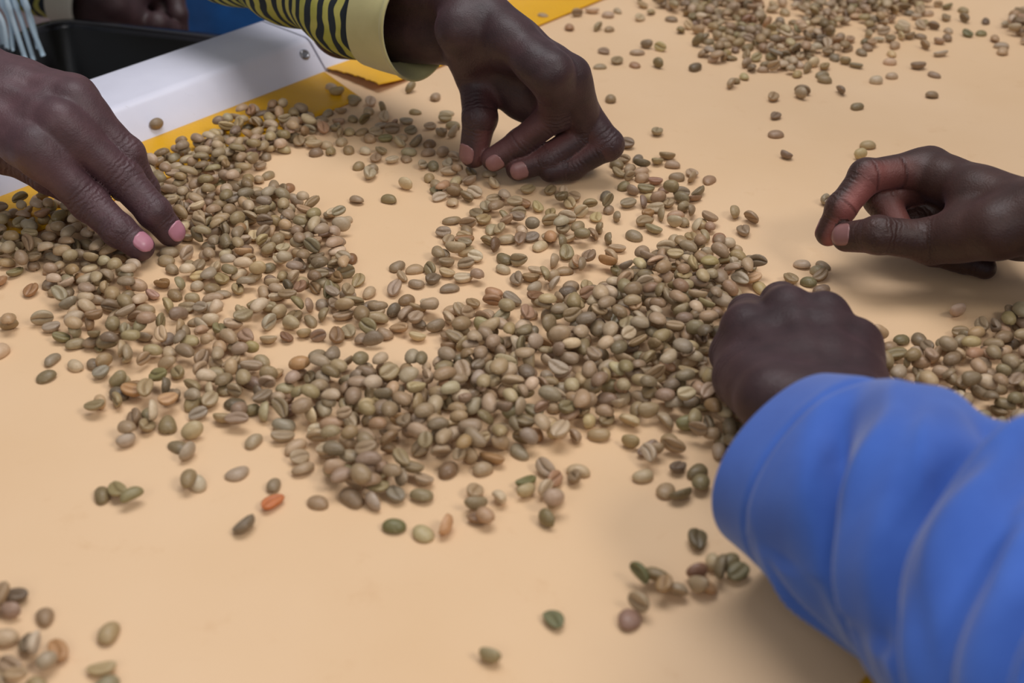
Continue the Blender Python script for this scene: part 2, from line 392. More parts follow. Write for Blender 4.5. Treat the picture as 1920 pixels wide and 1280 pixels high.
def nrm(v): return v/(np.linalg.norm(v)+1e-12)
def hand_field(j, vx, fore_end, fscale=1.0, fore_r=(15.5, 24), ulnar=10.0, extra=()):
    """everything in millimetres; returns field, grid, finger chains"""
    j = {k: (np.array(v, float)) for k, v in j.items()}
    wr = j['wrist']; fe = np.array(fore_end, float)
    mcp = {f: j[f][0] for f in ('index', 'middle', 'ring', 'pinky')}
    lat = nrm(mcp['index']-mcp['pinky'])
    fdir = nrm(mcp['middle']-wr); lat = nrm(lat-fdir*(lat@fdir))
    dors = np.cross(fdir, lat)
    palm_ref = sum(j[f][3] for f in mcp)/4
    if (palm_ref-sum(mcp.values())/4)@dors > 0: dors = -dors
    adir = nrm(fe-wr); lat2 = nrm(lat-adir*(lat@adir))
    pts = np.concatenate([np.atleast_2d(v) for v in j.values()]+[fe[None]])
    F = Field(pts.min(0)-34, pts.max(0)+34, vx)
    palm = F.blank(); prims = []
    q = {f: wr+lat*o for f, o in (('index', 10), ('middle', 4), ('ring', -.4*ulnar), ('pinky', -ulnar))}
    for f in mcp:
        prims.append((q[f]-dors*1, mcp[f]-dors*4, 13.5, 11.2*fscale))
    for a, b in (('index', 'middle'), ('middle', 'ring'), ('ring', 'pinky')):
        prims.append((mcp[a]*.85+q[a]*.15-dors*4, mcp[b]*.85+q[b]*.15-dors*4, 10.5, 10.5))
        prims.append((mcp[a]*.5+q[a]*.5-dors*5, mcp[b]*.5+q[b]*.5-dors*5, 12, 12))
    for a, b in (('index', 'middle'), ('middle', 'ring'), ('ring', 'pinky')):          # webs
        prims.append((mcp[a]*.74+j[a][1]*.26-dors*3, mcp[b]*.74+j[b][1]*.26-dors*3, 7.5*fscale, 7.5*fscale))
    th = j['thumb']
    prims += [(wr+lat*6-dors*2, th[0], 15, 14.5), (th[0], th[1], 14.5, 12.2*fscale), (th[0]*.4+th[1]*.6, mcp['index']*.55+q['index']*.45-dors*5, 8.5, 8.5),
              (th[0]*.5+th[1]*.5, mcp['middle']*.4+q['middle']*.6-dors*8, 10, 10)]
    prims += [(q['pinky']-dors*6, mcp['pinky']*.6+q['pinky']*.4-dors*8, 12.5, 10.5)]
    for sgn in (-1, 1):
        prims.append((wr+lat*sgn*(8.5 if sgn > 0 else .85*ulnar), fe+lat2*sgn*13, fore_r[0], fore_r[1]))
    prims += [tuple(np.array(v, float) if k < 2 else v for k, v in enumerate(e)) for e in extra]
    F.add(palm, prims, 11)
    F.add(palm, [(mcp[f]+dors*1.2, mcp[f]+dors*1.2+nrm(j[f][1]-mcp[f])*3, 9.2*fscale, 8.8*fscale) for f in mcp], 6)     # knuckles
    F.add(palm, [(q[f]*.75+mcp[f]*.25+dors*8.2, mcp[f]+dors*6.0, 3.2, 3.4) for f in mcp], 6)                          # tendons
    G = palm.copy(); chains = []
    for f in ('thumb', 'index', 'middle', 'ring', 'pinky'):
        r = np.array(FR[f])*fscale; c = list(j[f])
        if f == 'thumb': c[0] = c[0]*.25+c[1]*.75; r[0] = r[1]
        fin = F.blank()
        pr = [(c[i], c[i+1], r[i], r[i+1]) for i in range(3)]
        for i in (1, 2):
            out = nrm(nrm(c[i]-c[i-1])-nrm(c[i+1]-c[i])+1e-6)
            pr.append((c[i]+out*.9, c[i]+out*.9, r[i]*.98, r[i]*.98))
        # middle of each phalanx a little slimmer: pads at both ends of it
        F.add(fin, pr, 3.0)
        G = np.minimum(G, smin(palm, fin, np.float32(5.5)))
        chains.append((f, np.array(c), r))
        for a, b, ra, rb in pr[:3]: ALLCAP.append((a/1000, b/1000, ra/1000, rb/1000))
    for a, b, ra, rb in prims: ALLCAP.append((np.array(a)/1000, np.array(b)/1000, ra/1000, rb/1000))
    return F, G, chains, dors
def hand_attrs(V, chains, dors, pdir={}):
    N = len(V); best = np.full(N, 1e9); axis = np.zeros(N); wr = np.zeros(N); palm = np.zeros(N); fold = np.zeros(N)
    for f, c, r in chains:
        cum = 0; Ls = [np.linalg.norm(c[k+1]-c[k]) for k in range(3)]
        for i in range(3):
            ab = c[i+1]-c[i]; L = np.linalg.norm(ab); u = ab/L; t = np.clip((V-c[i])@u, 0, L); d = V-(c[i]+t[:, None]*u)
            dist = np.linalg.norm(d, axis=1)-r[i]; m = dist < best; best[m] = dist[m]; axis[m] = (cum+t)[m]
            out = nrm(nrm(c[1]-c[0])-nrm(c[3]-c[2])); out = nrm(-pdir[f][0] if f in pdir else out); out = nrm(out-u*(out@u)); amt = pdir[f][1] if f in pdir else .6
            pal = np.clip(-(d@out)/np.maximum(np.linalg.norm(d, axis=1), 1e-6)*1.6-.25, 0, 1)
            tipw = np.clip((cum+t-6)/50, 0, 1)
            palm[m] = (pal*tipw*amt*np.clip((5-dist)/5, 0, 1))[m]
            w_ = np.zeros(N)
            for k in (1, 2): w_ = np.maximum(w_, np.exp(-(np.linalg.norm(V-c[k], axis=1)/(r[k]*1.25))**4))
            wr[m] = (w_*(1-pal))[m]
            fl_ = np.zeros(N)
            for ck in (Ls[0]*.52, Ls[0]-1, Ls[0]+Ls[1]-1): fl_ = np.maximum(fl_, np.exp(-((cum+t-ck)/.9)**2))
            fold[m] = (fl_*np.clip(pal*1.5, 0, 1)*amt)[m]
            cum += L
    near = best < 4
    wr[~near] = 0; axis[~near] = 0; palm[~near] = 0; fold[~near] = 0
    return axis, wr, palm, fold
def set_attr(me, name, vals):
    a = me.attributes.new(name, 'FLOAT', 'POINT'); a.data.foreach_set('value', np.asarray(vals, np.float32))
def nail(parent, F, G, c, r, normal, mat, wid, length, shift=0.0):
    """curved plate that hugs the fingertip"""
    tip, dip = c[3], c[2]; ax = nrm(tip-dip); n = nrm(normal-ax*(normal@ax)); s = np.cross(ax, n)
    nu, nv = 10, 8; rr = r[3]; v = []
    cen = tip+ax*(rr*.15+shift)
    for k in (1, 0):
        for i in range(nu+1):
            for jx in range(nv+1):
                a = i/nu; b = jx/nv*2-1
                l = (a-.62)*length; wd = wid*max(.12, 1-abs(2*a-1)**4.0)**.5
                ang = b*.78*wd/wid
                d0 = nrm(n*math.cos(ang)+s*math.sin(ang))
                p = cen+ax*min(l, rr*.75)+d0*(rr+6)
                for _ in range(10):
                    sd = float(F.sample(G, p[None])[0]); 
                    if sd > 20: sd = 4
                    p = p-d0*(sd-(.28 if k else -.4))*.8
                v.append(p)
    n1 = (nu+1)*(nv+1); f = []; q = lambda i, jx, k: k*n1+i*(nv+1)+jx
    for i in range(nu):
        for jx in range(nv):
            f += [(q(i, jx, 0), q(i, jx+1, 0), q(i+1, jx+1, 0), q(i+1, jx, 0)), (q(i, jx, 1), q(i+1, jx, 1), q(i+1, jx+1, 1), q(i, jx+1, 1))]
    for i in range(nu): f += [(q(i, 0, 0), q(i+1, 0, 0), q(i+1, 0, 1), q(i, 0, 1)), (q(i, nv, 1), q(i+1, nv, 1), q(i+1, nv, 0), q(i, nv, 0))]
    for jx in range(nv): f += [(q(0, jx, 1), q(0, jx+1, 1), q(0, jx+1, 0), q(0, jx, 0)), (q(nu, jx, 0), q(nu, jx+1, 0), q(nu, jx+1, 1), q(nu, jx, 1))]
    return mesh('fingernail', np.array(v)/1000, f, mat, parent)
def camdir(x, y, z): return nrm(RT*x+UP*y-FW*z)
def make_hand(key, skin, vx, fore_end, label, nails, nailmat, j=None, fscale=1.0, fore_r=(15.5, 24), ulnar=10.0, extra=(), pdir={}):
    F, G, ch, dors = hand_field(j or J[key], vx, fore_end, fscale, fore_r, ulnar, extra)
    V, Q = F.nets(G)
    ax, wr, pl, fo = hand_attrs(V, ch, dors, pdir)
    o = mesh('person', V/1000, Q, skin)
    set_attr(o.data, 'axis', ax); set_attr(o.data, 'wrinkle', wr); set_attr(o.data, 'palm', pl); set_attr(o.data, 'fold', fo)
    tag(o, label, 'person')
    for f, c, r in ch:
        if f in nails:
            nn, sh = nails[f]
            nail(o, F, G, c, r, nn, nailmat, 1.0, 13.5 if f == 'thumb' else 11.5, sh)
        elif nails.get('rest'):
            out = nrm(nrm(c[2]-c[1])-nrm(c[3]-c[2])+.2*dors); nail(o, F, G, c, r, out, nailmat, 1.0, 10.5)
    return o

HC = make_hand('C', M_SKIN_C, 1.15, (-165, 352, 84), 'person in zebra-print sleeve with cream cuff pinching beans between thumb and fingers',
               {'thumb': (camdir(-.62, .05, .78), 0), 'index': (camdir(-.05, -.62, .75), 0), 'middle': (camdir(-.25, -.45, .8), 0), 'rest': True}, M_NAIL2,
               ulnar=19, fscale=1.08, extra=[((-12, 236, 66), (20, 220, 44), 15, 13), ((-22, 238, 68), (5, 224, 46), 13, 12), ((-32, 247, 80), (-120, 318, 64), 19, 25)],
               pdir={'thumb': (camdir(.9, -.2, .3), .8), 'index': (camdir(-.5, .3, .5), .5), 'middle': (camdir(-.5, .3, .2), .5)})
HL = make_hand('L', M_SKIN_L, 1.15, (-560, 235, 150), 'person with bare wrist pushing two straight fingertips into the beans by the yellow strip',
               {'index': (camdir(.42, .45, .78), 1), 'middle': (camdir(.55, .3, .78), 1), 'rest': True}, M_NAIL, fscale=1.14, fore_r=(17, 25),
               pdir={f_: (camdir(-.4, -.6, -.6), .4) for f_ in ('thumb', 'index', 'middle', 'ring', 'pinky')})
HR = make_hand('R', M_SKIN_R, 1.15, (530, -40, 90), 'person with bare hand hovering in a pinch over the empty belt',
               {'thumb': (camdir(-.12, .1, 1), 0), 'index': (camdir(-.75, .25, -.6), 0)}, M_NAIL2,
               pdir={'thumb': (camdir(0, -.6, -.8), .3), 'index': (camdir(.65, -.35, .8), 1.0), 'middle': (camdir(.5, -.5, .8), .45)})
# ------------------------------------------------------------------ sleeves
def catmull(pts, t):
    pts = [np.array(p, float) for p in pts]; n = len(pts)-1; x = min(t*n, n-1e-6); i = int(x); f = x-i
    p0 = pts[max(i-1, 0)]; p1 = pts[i]; p2 = pts[i+1]; p3 = pts[min(i+2, n)]
    return .5*((2*p1)+(-p0+p2)*f+(2*p0-5*p1+4*p2-p3)*f*f+(-p0+3*p1-3*p2+p3)*f**3)
def sleeve(name, ctrl, ns, nt, disp, mat, parent, lip=.014, th=.0016, flat_z=None, t0=0.0, t1=1.0):
    """cloth tube along ctrl [(x,y,z,r_side,r_up)], open cuff at the start with a turned-in lip"""
    v = []; f = []; axv = []
    rows = []; ts = np.linspace(t0, t1, ns+1)
    cum = 0; prev = None
    frames = []
    for t in ts:
        c = catmull(ctrl, t); d = nrm(catmull(ctrl, min(t+.01, 1))[:3]-catmull(ctrl, max(t-.01, 0))[:3])
        if prev is not None: cum += np.linalg.norm(c[:3]-prev)
        prev = c[:3]; s1 = nrm(np.cross(d, Z)); s2 = np.cross(s1, d)
        frames.append((c, d, s1, s2, cum))
    seq = [(0, .80, lip), (0, .93, lip*.4), (0, .965, 0.0)]+[(i, 1.0, 0.0) for i in range(ns+1)]
    for (i, sc, inn) in seq:
        c, d, s1, s2, cm = frames[i]
        for k in range(nt):
            a = 2*math.pi*k/nt; dr = disp(cm, a)
            p = c[:3]+d*inn+(s1*math.cos(a)*(c[3]+dr)+s2*math.sin(a)*(c[4]+dr))*sc
            fz = flat_z(p) if flat_z else -9
            if p[2] < fz: p[2] = fz-(fz-p[2])*.04
            v.append(p); axv.append(cm*1000)
    for i in range(len(seq)-1):
        for k in range(nt): f.append((i*nt+k, i*nt+(k+1) % nt, (i+1)*nt+(k+1) % nt, (i+1)*nt+k))
    o = mesh(name, v, f, mat, parent); set_attr(o.data, 'axis', axv)
    return o
FOLDS = [  # place along the sleeve, angle, angular reach, width, height, slant
    (.052, 1.0, 1.25, .0085, -.0095, -.036), (.072, 0.9, 1.2, .0095, .0050, -.038), (.098, 1.9, .9, .010, .0050, -.020), (.122, .8, 1.3, .011, -.0105, -.040),
    (.150, .7, 1.1, .011, .0055, -.036), (.105, -.4, .8, .009, -.006, -.02), (.182, 1.1, 1.2, .013, -.0095, -.034), (.212, .9, 1.3, .012, .005, -.03), (.245, 1.0, 1.3, .014, -.010, -.04),
    (.30, 1.1, 1.4, .016, -.010, -.03)]
FQ = np.random.default_rng(5)
for k in range(20):      # smaller creases between the big folds
    FOLDS.append((FQ.uniform(.03, .30), FQ.uniform(-.3, 2.3), FQ.uniform(.35, .8), FQ.uniform(.0032, .006), FQ.choice([-1, 1])*FQ.uniform(.0016, .0032), FQ.normal(-.034, .014)))
def d_blue(s, a):
    k = min(1, max(0, (s-.016)/.03)); r = 0
    for s0, a0, aw, sw, dep, tilt in FOLDS:
        da = (a-a0+math.pi) % (2*math.pi)-math.pi
        if abs(da) < 2.4*aw:
            x = s-s0-tilt*da-.005*math.sin(2.3*da+s0*90)
            r += 1.3*dep*math.exp(-(x/sw)**2)*math.exp(-(da/aw)**2)
    dl = a-1.75-.3*math.sin(s*22)
    r -= .0065*math.exp(-(dl/.22)**2)*min(1, max(0, (s-.05)/.05))
    r += .0016*math.sin(s*47+1.6*math.sin(a+.5))+.0011*math.sin(s*130+3.3*a)+.0009*math.sin(s*75-4.6*a+1)
    hem = -.0012*math.exp(-((s-.022)/.0016)**2)
    return k*r+.0016*math.sin(3*a+1.0)*(1-.6*k)+hem
fb = [P(1484, 872, .042), P(1600, 925, .048), P(1762, 1010, .056), P(1940, 1150, .068), P(2150, 1320, .088), P(2400, 1560, .105)]
fr = [(.0455, .0385), (.051, .046), (.056, .053), (.058, .054), (.060, .056), (.062, .058)]
HF = make_hand('F', M_SKIN_C, 1.6, tuple(fb[2]*1000+np.array([-14, -12, 0])), 'person in loose blue sleeve resting a closed hand on the bean heap', {}, M_NAIL2, fore_r=(16, 12), ulnar=12, fscale=1.08)
sleeve('sleeve', [(*p, *r) for p, r in zip(fb, fr)], 190, 120, d_blue, M_BLUE, HF, flat_z=lambda p: .004+.024*min(1, max(0, (NEAR+.02-(p-ORG)@W)/.03)))
def d_zeb(s, a): return .0026*math.sin(s*95+1.8*math.sin(a+1))+.002*math.sin(2*a+s*30)
def d_cuff(s, a): return .0012*math.sin(2*a+1)+.0012*math.sin(3*a+s*60)+(.0016 if s < .004 else 0)
zc = [(-.060, .258, .086), (-.090, .284, .087), (-.140, .327, .092), (-.215, .392, .102), (-.31, .475, .118), (-.42, .57, .14)]
zr = [(.033, .037), (.036, .038), (.039, .038), (.042, .041), (.045, .045), (.048, .048)]
zctrl = [(*p, *r) for p, r in zip(zc, zr)]
sleeve('sleeve', zctrl, 90, 72, d_zeb, M_ZEBRA, HC, lip=.004, t0=.16)
cctrl = [(*zctrl[0][:3], .0345, .0385)]+[(*catmull(zctrl, t)[:3], *(catmull(zctrl, t)[3:]+.0012)) for t in (.06, .12, .18)]
sleeve('cuff', cctrl, 20, 72, d_cuff, M_CREAM, HC, lip=.02)

# upper body of the person whose hand hovers: leaning over the belt from the right, unseen, put in for the shade it casts
def blob(prims, vx, k_):
    pr = [(np.array(a, float), np.array(b, float), ra, rb) for a, b, ra, rb in prims]
    al = np.array([p for q_ in pr for p in q_[:2]]); m = max(max(q_[2:]) for q_ in pr)+2*vx
    Fb = Field(al.min(0)-m, al.max(0)+m, vx); Fb.BIG = np.float32(400)
    return Fb.nets(Fb.add(Fb.blank(), pr, k_))
Vs, Qs = blob([((505, -32, 88), (650, -90, 130), 36, 46), ((650, -90, 130), (700, -190, 390), 48, 62), ((700, -190, 390), (770, 110, 400), 66, 66), ((770, 110, 400), (740, 230, 150), 60, 48),
               ((770, -110, 340), (960, -60, -120), 110, 120), ((770, 30, 340), (960, 30, -120), 110, 120)], 9, 60)
mesh('shirt', Vs/1000, Qs, mat_cloth('dark_grey_cloth', lin(70, 72, 78), lin(84, 86, 92)), HR)
Vh, Qh = blob([((760, 75, 410), (690, 60, 500), 55, 52), ((650, 50, 560), (620, 48, 530), 88, 74), ((580, 46, 500), (592, 46, 515), 48, 56), ((553, 46, 520), (560, 46, 540), 12, 9),
               ((655, -38, 545), (655, -38, 560), 14, 16), ((655, 138, 545), (655, 138, 560), 14, 16)], 6, 22)
Vh = Vh+np.array([-85, -115, -20])
mesh('head', Vh/1000, Qh, M_SKIN_R, HR)
Vc, Qc = blob([((668, 50, 588), (662, 50, 575), 84, 80)], 6, 5)
Vc = Vc+np.array([-85, -115, -20])
mesh('hair', Vc/1000, Qc, plain('black_hair', lin(22, 18, 18), .8), HR)

# upper body of the blue-sleeved person, leaning over the near rail; out of view, placed to darken the belt's right side
el = fb[-1]*1000
Vs, Qs = blob([(el, (560, -510, 380), 56, 66), ((560, -510, 380), (840, -330, 400), 68, 68), ((650, -470, 340), (760, -640, -100), 110, 125), ((770, -390, 340), (880, -560, -100), 110, 125)], 9, 60)
mesh('shirt', Vs/1000, Qs, M_BLUE, HF)
ha = np.array([690, -400, 590.0]); fdv = nrm(np.array([-.62, .62, -.45])); sdv = nrm(np.cross(fdv, Z)); upv = np.cross(sdv, fdv)
hp = lambda f_, s_, u_: tuple(ha+fdv*f_+sdv*s_+upv*u_)
Vh, Qh = blob([(hp(-30, 0, -150), hp(-15, 0, -60), 55, 52), (hp(-12, 0, 20), hp(12, 0, -8), 84, 72), (hp(45, 0, -50), hp(40, 0, -38), 42, 52), (hp(86, 0, -22), hp(82, 0, -5), 12, 9), (hp(-5, 84, -10), hp(-5, 84, 5), 14, 16), (hp(-5, -84, -10), hp(-5, -84, 5), 14, 16)], 6, 22)
mesh('head', Vh/1000, Qh, M_SKIN_C, HF)
Vc, Qc = blob([(hp(-26, 0, 34), hp(-18, 0, 30), 80, 76)], 6, 5)
mesh('hair', Vc/1000, Qc, plain('black_hair', lin(22, 18, 18), .8), HF)

# ------------------------------------------------------------------ coffee beans
def bean_mesh(L, Wd, Hd, Hb, bend=0.0, groove=.55, taper=0.0, seed=0, skew=0.0):
    """plano-convex seed, x along its length, flat creased face at -z; millimetres"""
    r = np.random.default_rng(seed)
    ang = np.concatenate([np.linspace(-20, 200, 11), np.array([222, 244, 257, 264, 270, 276, 283, 296, 318])])
    ang = np.radians(ang); na = len(ang); nx = 9; v = []; cr = []
    xs = np.sin(np.linspace(-math.pi/2, math.pi/2, nx+2))[1:-1]
    ph = r.uniform(0, 6.28, 4)
    for x in xs:
        rad = math.sqrt(max(0, 1-abs(x)**2.15)); tw = 1-taper*x
        for a in ang:
            y = math.cos(a)*rad*tw; z = math.sin(a)*rad
            g = 0
            if z >= 0: zz = z**.88*Hd*(1+.05*math.sin(3*x+ph[0]))
            else:
                zz = -abs(z)**.6*Hb*.62
                yc = .13*math.sin(2.6*x+ph[1])
                g = math.exp(-((y-yc)/.12)**2)*(1-.5*x*x)
                zz += g*groove*Hb*1.5
            yy = y*Wd*(1+.05*math.sin(2*x+ph[2]))+bend*x*x+skew*x
            v.append((x*L, yy, zz+.12*Hd*math.sin(1.5*x+ph[3])*.4)); cr.append(max(g, 0)**1.5)
    v += [(-L, bend-skew, .2), (L, bend+skew, .2)]; cr += [0, 0]
    f = []
    for i in range(nx-1):
        for k in range(na): f.append((i*na+k, (i+1)*na+k, (i+1)*na+(k+1) % na, i*na+(k+1) % na))
    n0 = nx*na
    for k in range(na): f.append((n0, k, (k+1) % na)); f.append((n0+1, (nx-1)*na+(k+1) % na, (nx-1)*na+k))
    return np.array(v), f, np.array(cr)
VAR = [bean_mesh(4.9, 3.6, 3.5, 1.3, seed=1), bean_mesh(4.6, 3.7, 3.3, 1.2, .3, seed=2), bean_mesh(5.3, 3.5, 3.3, 1.1, -.5, seed=3, taper=.12),
       bean_mesh(4.3, 3.6, 3.6, 1.6, seed=4), bean_mesh(5.6, 3.2, 3.0, 1.2, .9, seed=5), bean_mesh(4.9, 3.8, 2.8, 1.0, .2, seed=6, taper=-.15),
       bean_mesh(4.0, 3.3, 3.2, 2.2, seed=7, groove=.35), bean_mesh(5.0, 3.4, 2.5, .7, 1.0, seed=8, groove=.9, skew=.4), bean_mesh(5.1, 3.7, 3.6, 1.4, -.3, seed=9, taper=.2),
       bean_mesh(4.6, 3.3, 3.0, 1.5, .5, seed=10, groove=.8)]
VW = [2, 2, 1.5, 1.5, .8, 1.2, .7, .8, 1.4, 1.2]; VW = np.array(VW)/sum(VW)
VAR = [(v*1.10, f, c) for v, f, c in VAR]
VERT = [np.array(v)/1000 for v, _, _ in VAR]
PAL = [(186, 163, 130), (176, 153, 118), (198, 176, 145), (166, 147, 112), (180, 156, 127), (162, 141, 113), (206, 186, 156), (170, 147, 108), (186, 158, 124)]
SPEC = {'o': (188, 132, 82), 'O': (196, 112, 56), 'g': (136, 128, 84), 'G': (114, 112, 72), 'y': (206, 186, 136), 'w': (212, 198, 178),
        'r': (164, 118, 88), 'b': (146, 100, 64), 'p': (172, 132, 120), 'd': (92, 80, 64), 'l': (150, 140, 126)}
WORD = {'o': 'tan-orange', 'O': 'bright orange', 'g': 'olive-green', 'G': 'green', 'y': 'pale yellowish', 'w': 'whitish', 'r': 'reddish-brown', 'b': 'brown', 'p': 'pinkish', 'd': 'dark', 'l': 'grey'}

GX0, GY0, GS = -.70, -.36, .0008
HM = np.zeros((2000, 1600), np.float32)
def rot(yaw, roll, pitch):
    return np.array(Matrix.Rotation(yaw, 3, 'Z') @ Matrix.Rotation(pitch, 3, 'Y') @ Matrix.Rotation(roll, 3, 'X'))
def pose():
    u = RNG.random(); yaw = RNG.uniform(0, 6.283)
    if u < .50: return rot(yaw, RNG.normal(0, .12), RNG.normal(0, .08)), 'dome'
    if u < .84: return rot(yaw, math.pi+RNG.normal(0, .4), RNG.normal(0, .15)), 'crease'
    return rot(yaw, RNG.choice([-1, 1])*RNG.uniform(1.0, 1.9), RNG.normal(0, .2)), 'side'
def cells(pts):
    ix = ((pts[:, 0]-GX0)/GS).astype(int); iy = ((pts[:, 1]-GY0)/GS).astype(int); return ix, iy
BEANS = []      # (variant, R, pos, colour, how, code, region)
def inside_hand(p, mrg=.0035):
    for a, b, ra, rb in ALLCAP:
        ab = b-a; t = min(1, max(0, float((p-a)@ab)/(float(ab@ab)+1e-12)))
        if np.linalg.norm(p-a-ab*t) < ra+(rb-ra)*t+mrg: return True
    return False
SLV = [np.array(catmull([(*p, *r) for p, r in zip(fb, fr)], t)) for t in np.linspace(0, 1, 40)]
def in_sleeve(p):
    for c in SLV:
        if np.linalg.norm(p[:2]-c[:2]) < c[3]+.001: return True
    return False
def try_drop(x, y, Rm, vi, sc):
    q = (VERT[vi]*sc)@Rm.T
    ix, iy = cells(q+np.array([x, y, 0]))
    if ix.min() < 0 or iy.min() < 0 or ix.max() >= HM.shape[0] or iy.max() >= HM.shape[1]: return None
    z = float((HM[ix, iy]-q[:, 2]).max())
    return z, q, ix, iy
def commit(x, y, Rm, vi, sc, dr, colour, how, code, region):
    z, q, ix, iy = dr
    top = (z+q[:, 2]-.0004).astype(np.float32)
    for dx in (0, 1):
        for dy in (0, 1): np.maximum.at(HM, (ix+dx, iy+dy), top)
    BEANS.append((vi, Rm*sc, np.array([x, y, z]), colour, how, code, region))
def rand_col(code=None):
    c = np.array(PAL[RNG.integers(len(PAL))], float)*np.array([1, .985, .99])
    if code: c = (.85 if code in 'OG' else .62)*np.array(SPEC[code])+(.15 if code in 'OG' else .38)*c
    if not code:
        u = RNG.random()
        if u < .035: code = 'g'
        elif u < .06: code = 'r'
        elif u < .10: code = 'l'
        elif u < .16: code = 'y'
        elif u < .18: code = 'o'
        elif u < .20: code = 'd'
        if code: c = .38*np.array(SPEC[code])+.62*c
    k = RNG.normal(.96, .07)
    return lin(*np.clip(c*k+RNG.normal(0, 2, 3), 20, 245)), code
def place(px, py, code=None, region='lone'):
    p = P(px, py, .0022); 
    vi = RNG.choice(len(VAR), p=VW); sc = RNG.normal(1, .06)
    best = None
    for k in range(9):
        Rm, how = pose(); jx = RNG.normal(0, .0004*k, 2) if k else (0, 0)
        d = try_drop(p[0]+jx[0], p[1]+jx[1], Rm, vi, sc)
        if d:
            cost = d[0]+d[1][:, 2].min()+.25*math.hypot(*jx)
            if best is None or cost < best[3]-.0006: best = (d, Rm, how, cost, jx)
    if best is None: return
    if best[0][0] > .009 or inside_hand(np.array([p[0], p[1], best[0][0]]), .002): return
    col, code2 = rand_col(code); p = p+np.array([*best[4], 0])
    commit(p[0], p[1], best[1], vi, sc, best[0], col, best[2], code2, region)
def tile(ox, oy, s, lst, region):
    for t in lst: place(ox+t[0]/s, oy+t[1]/s, t[2] if len(t) > 2 else None, region)

# beans read off the photograph one by one, tile by tile (tile pixels, optional colour code)
tile(0, 320, 4, [(228, 902, 'o'), (120, 760), (0, 830, 'o'), (70, 1160), (50, 1110), (320, 840), (385, 1180, 'l'), (330, 1130), (1290, 740), (1420, 700), (1505, 715), (1490, 795, 'y'), (1595, 740), (1695, 640), (1715, 705, 'w'), (1865, 690), (1795, 770), (1220, 850, 'o'), (1310, 930), (1300, 870), (1360, 880), (1455, 870), (1440, 950), (1430, 1000), (1590, 880), (1660, 815), (1575, 805), (1660, 900), (1725, 920), (1590, 1020, 'w'), (1250, 1035, 'y'), (1150, 930, 'p'), (1220, 1150), (1340, 1090), (1400, 1090), (1340, 1190), (1470, 1120), (1510, 1050), (1520, 1180), (1580, 1130), (1635, 1190), (1420, 1230), (1265, 1250, 'l'), (1720, 1190), (1790, 1155), (1830, 1070), (1880, 1140), (1900, 1010), (1090, 1040, 'y'), (1400, 640), (1480, 620), (1560, 560), (1400, 500), (1380, 555), (1480, 520), (1680, 540), (1780, 490), (1860, 445), (1840, 600), (1830, 560), (1730, 600), (1690, 440), (1580, 410), (1460, 395), (1270, 610), (1260, 660), (1570, 655), (1820, 650), (1900, 510), (1910, 800), (1440, 240, 'b'), (1500, 300, 'r'), (1345, 390, 'o')], 'left')
tile(480, 160, 4, [(565, 10), (610, 55, 'y'), (735, 130), (735, 95), (860, 130), (845, 190), (940, 190), (960, 240), (1155, 30), (1345, 85), (1190, 190), (1310, 305), (1420, 250), (1430, 205), (1480, 300), (1390, 355), (1480, 360), (1300, 435), (1195, 430), (1080, 435), (970, 400, 'g'), (1050, 300, 'r'), (985, 290), (1130, 270), (1165, 340), (1090, 385), (1020, 340), (905, 355), (860, 400), (820, 270), (795, 345), (700, 345, 'y'), (620, 270), (725, 250), (635, 190), (540, 205), (485, 255), (400, 345), (370, 230), (300, 250), (320, 310), (290, 395), (410, 405), (480, 345, 'r'), (560, 330), (645, 365), (640, 420), (695, 480), (820, 490), (900, 545), (945, 510), (1020, 560), (1105, 540), (1145, 505), (770, 600), (865, 630), (865, 670), (560, 495), (525, 445), (450, 500), (430, 450), (75, 530), (35, 605), (90, 670), (245, 765, 'b'), (210, 480, 'y'), (195, 805), (1125, 755, 'y'), (750, 860), (1000, 850), (20, 705), (670, 1005), (1255, 600), (1330, 610), (1300, 690), (1290, 500), (1400, 510), (1350, 740), (1450, 650), (1500, 710), (1480, 760), (1510, 660), (1600, 720), (1615, 655), (1355, 790), (1380, 835), (1465, 860), (1490, 815), (1580, 855), (1640, 815), (1410, 780), (1430, 590), (1490, 550), (1650, 960), (1725, 915), (1800, 940), (1890, 940), (1715, 1005), (1660, 1050), (1630, 1090), (1760, 1060), (1860, 1000), (1820, 1095), (1870, 1060), (1470, 1010), (1405, 1110, 'l'), (1445, 1160), (1560, 1140), (1575, 1180, 'b'), (1705, 1170), (1800, 1215, 'b'), (1880, 1155), (1560, 1230), (1410, 1260), (1500, 1260), (1785, 860), (1860, 850), (1790, 740), (1750, 660)], 'back')
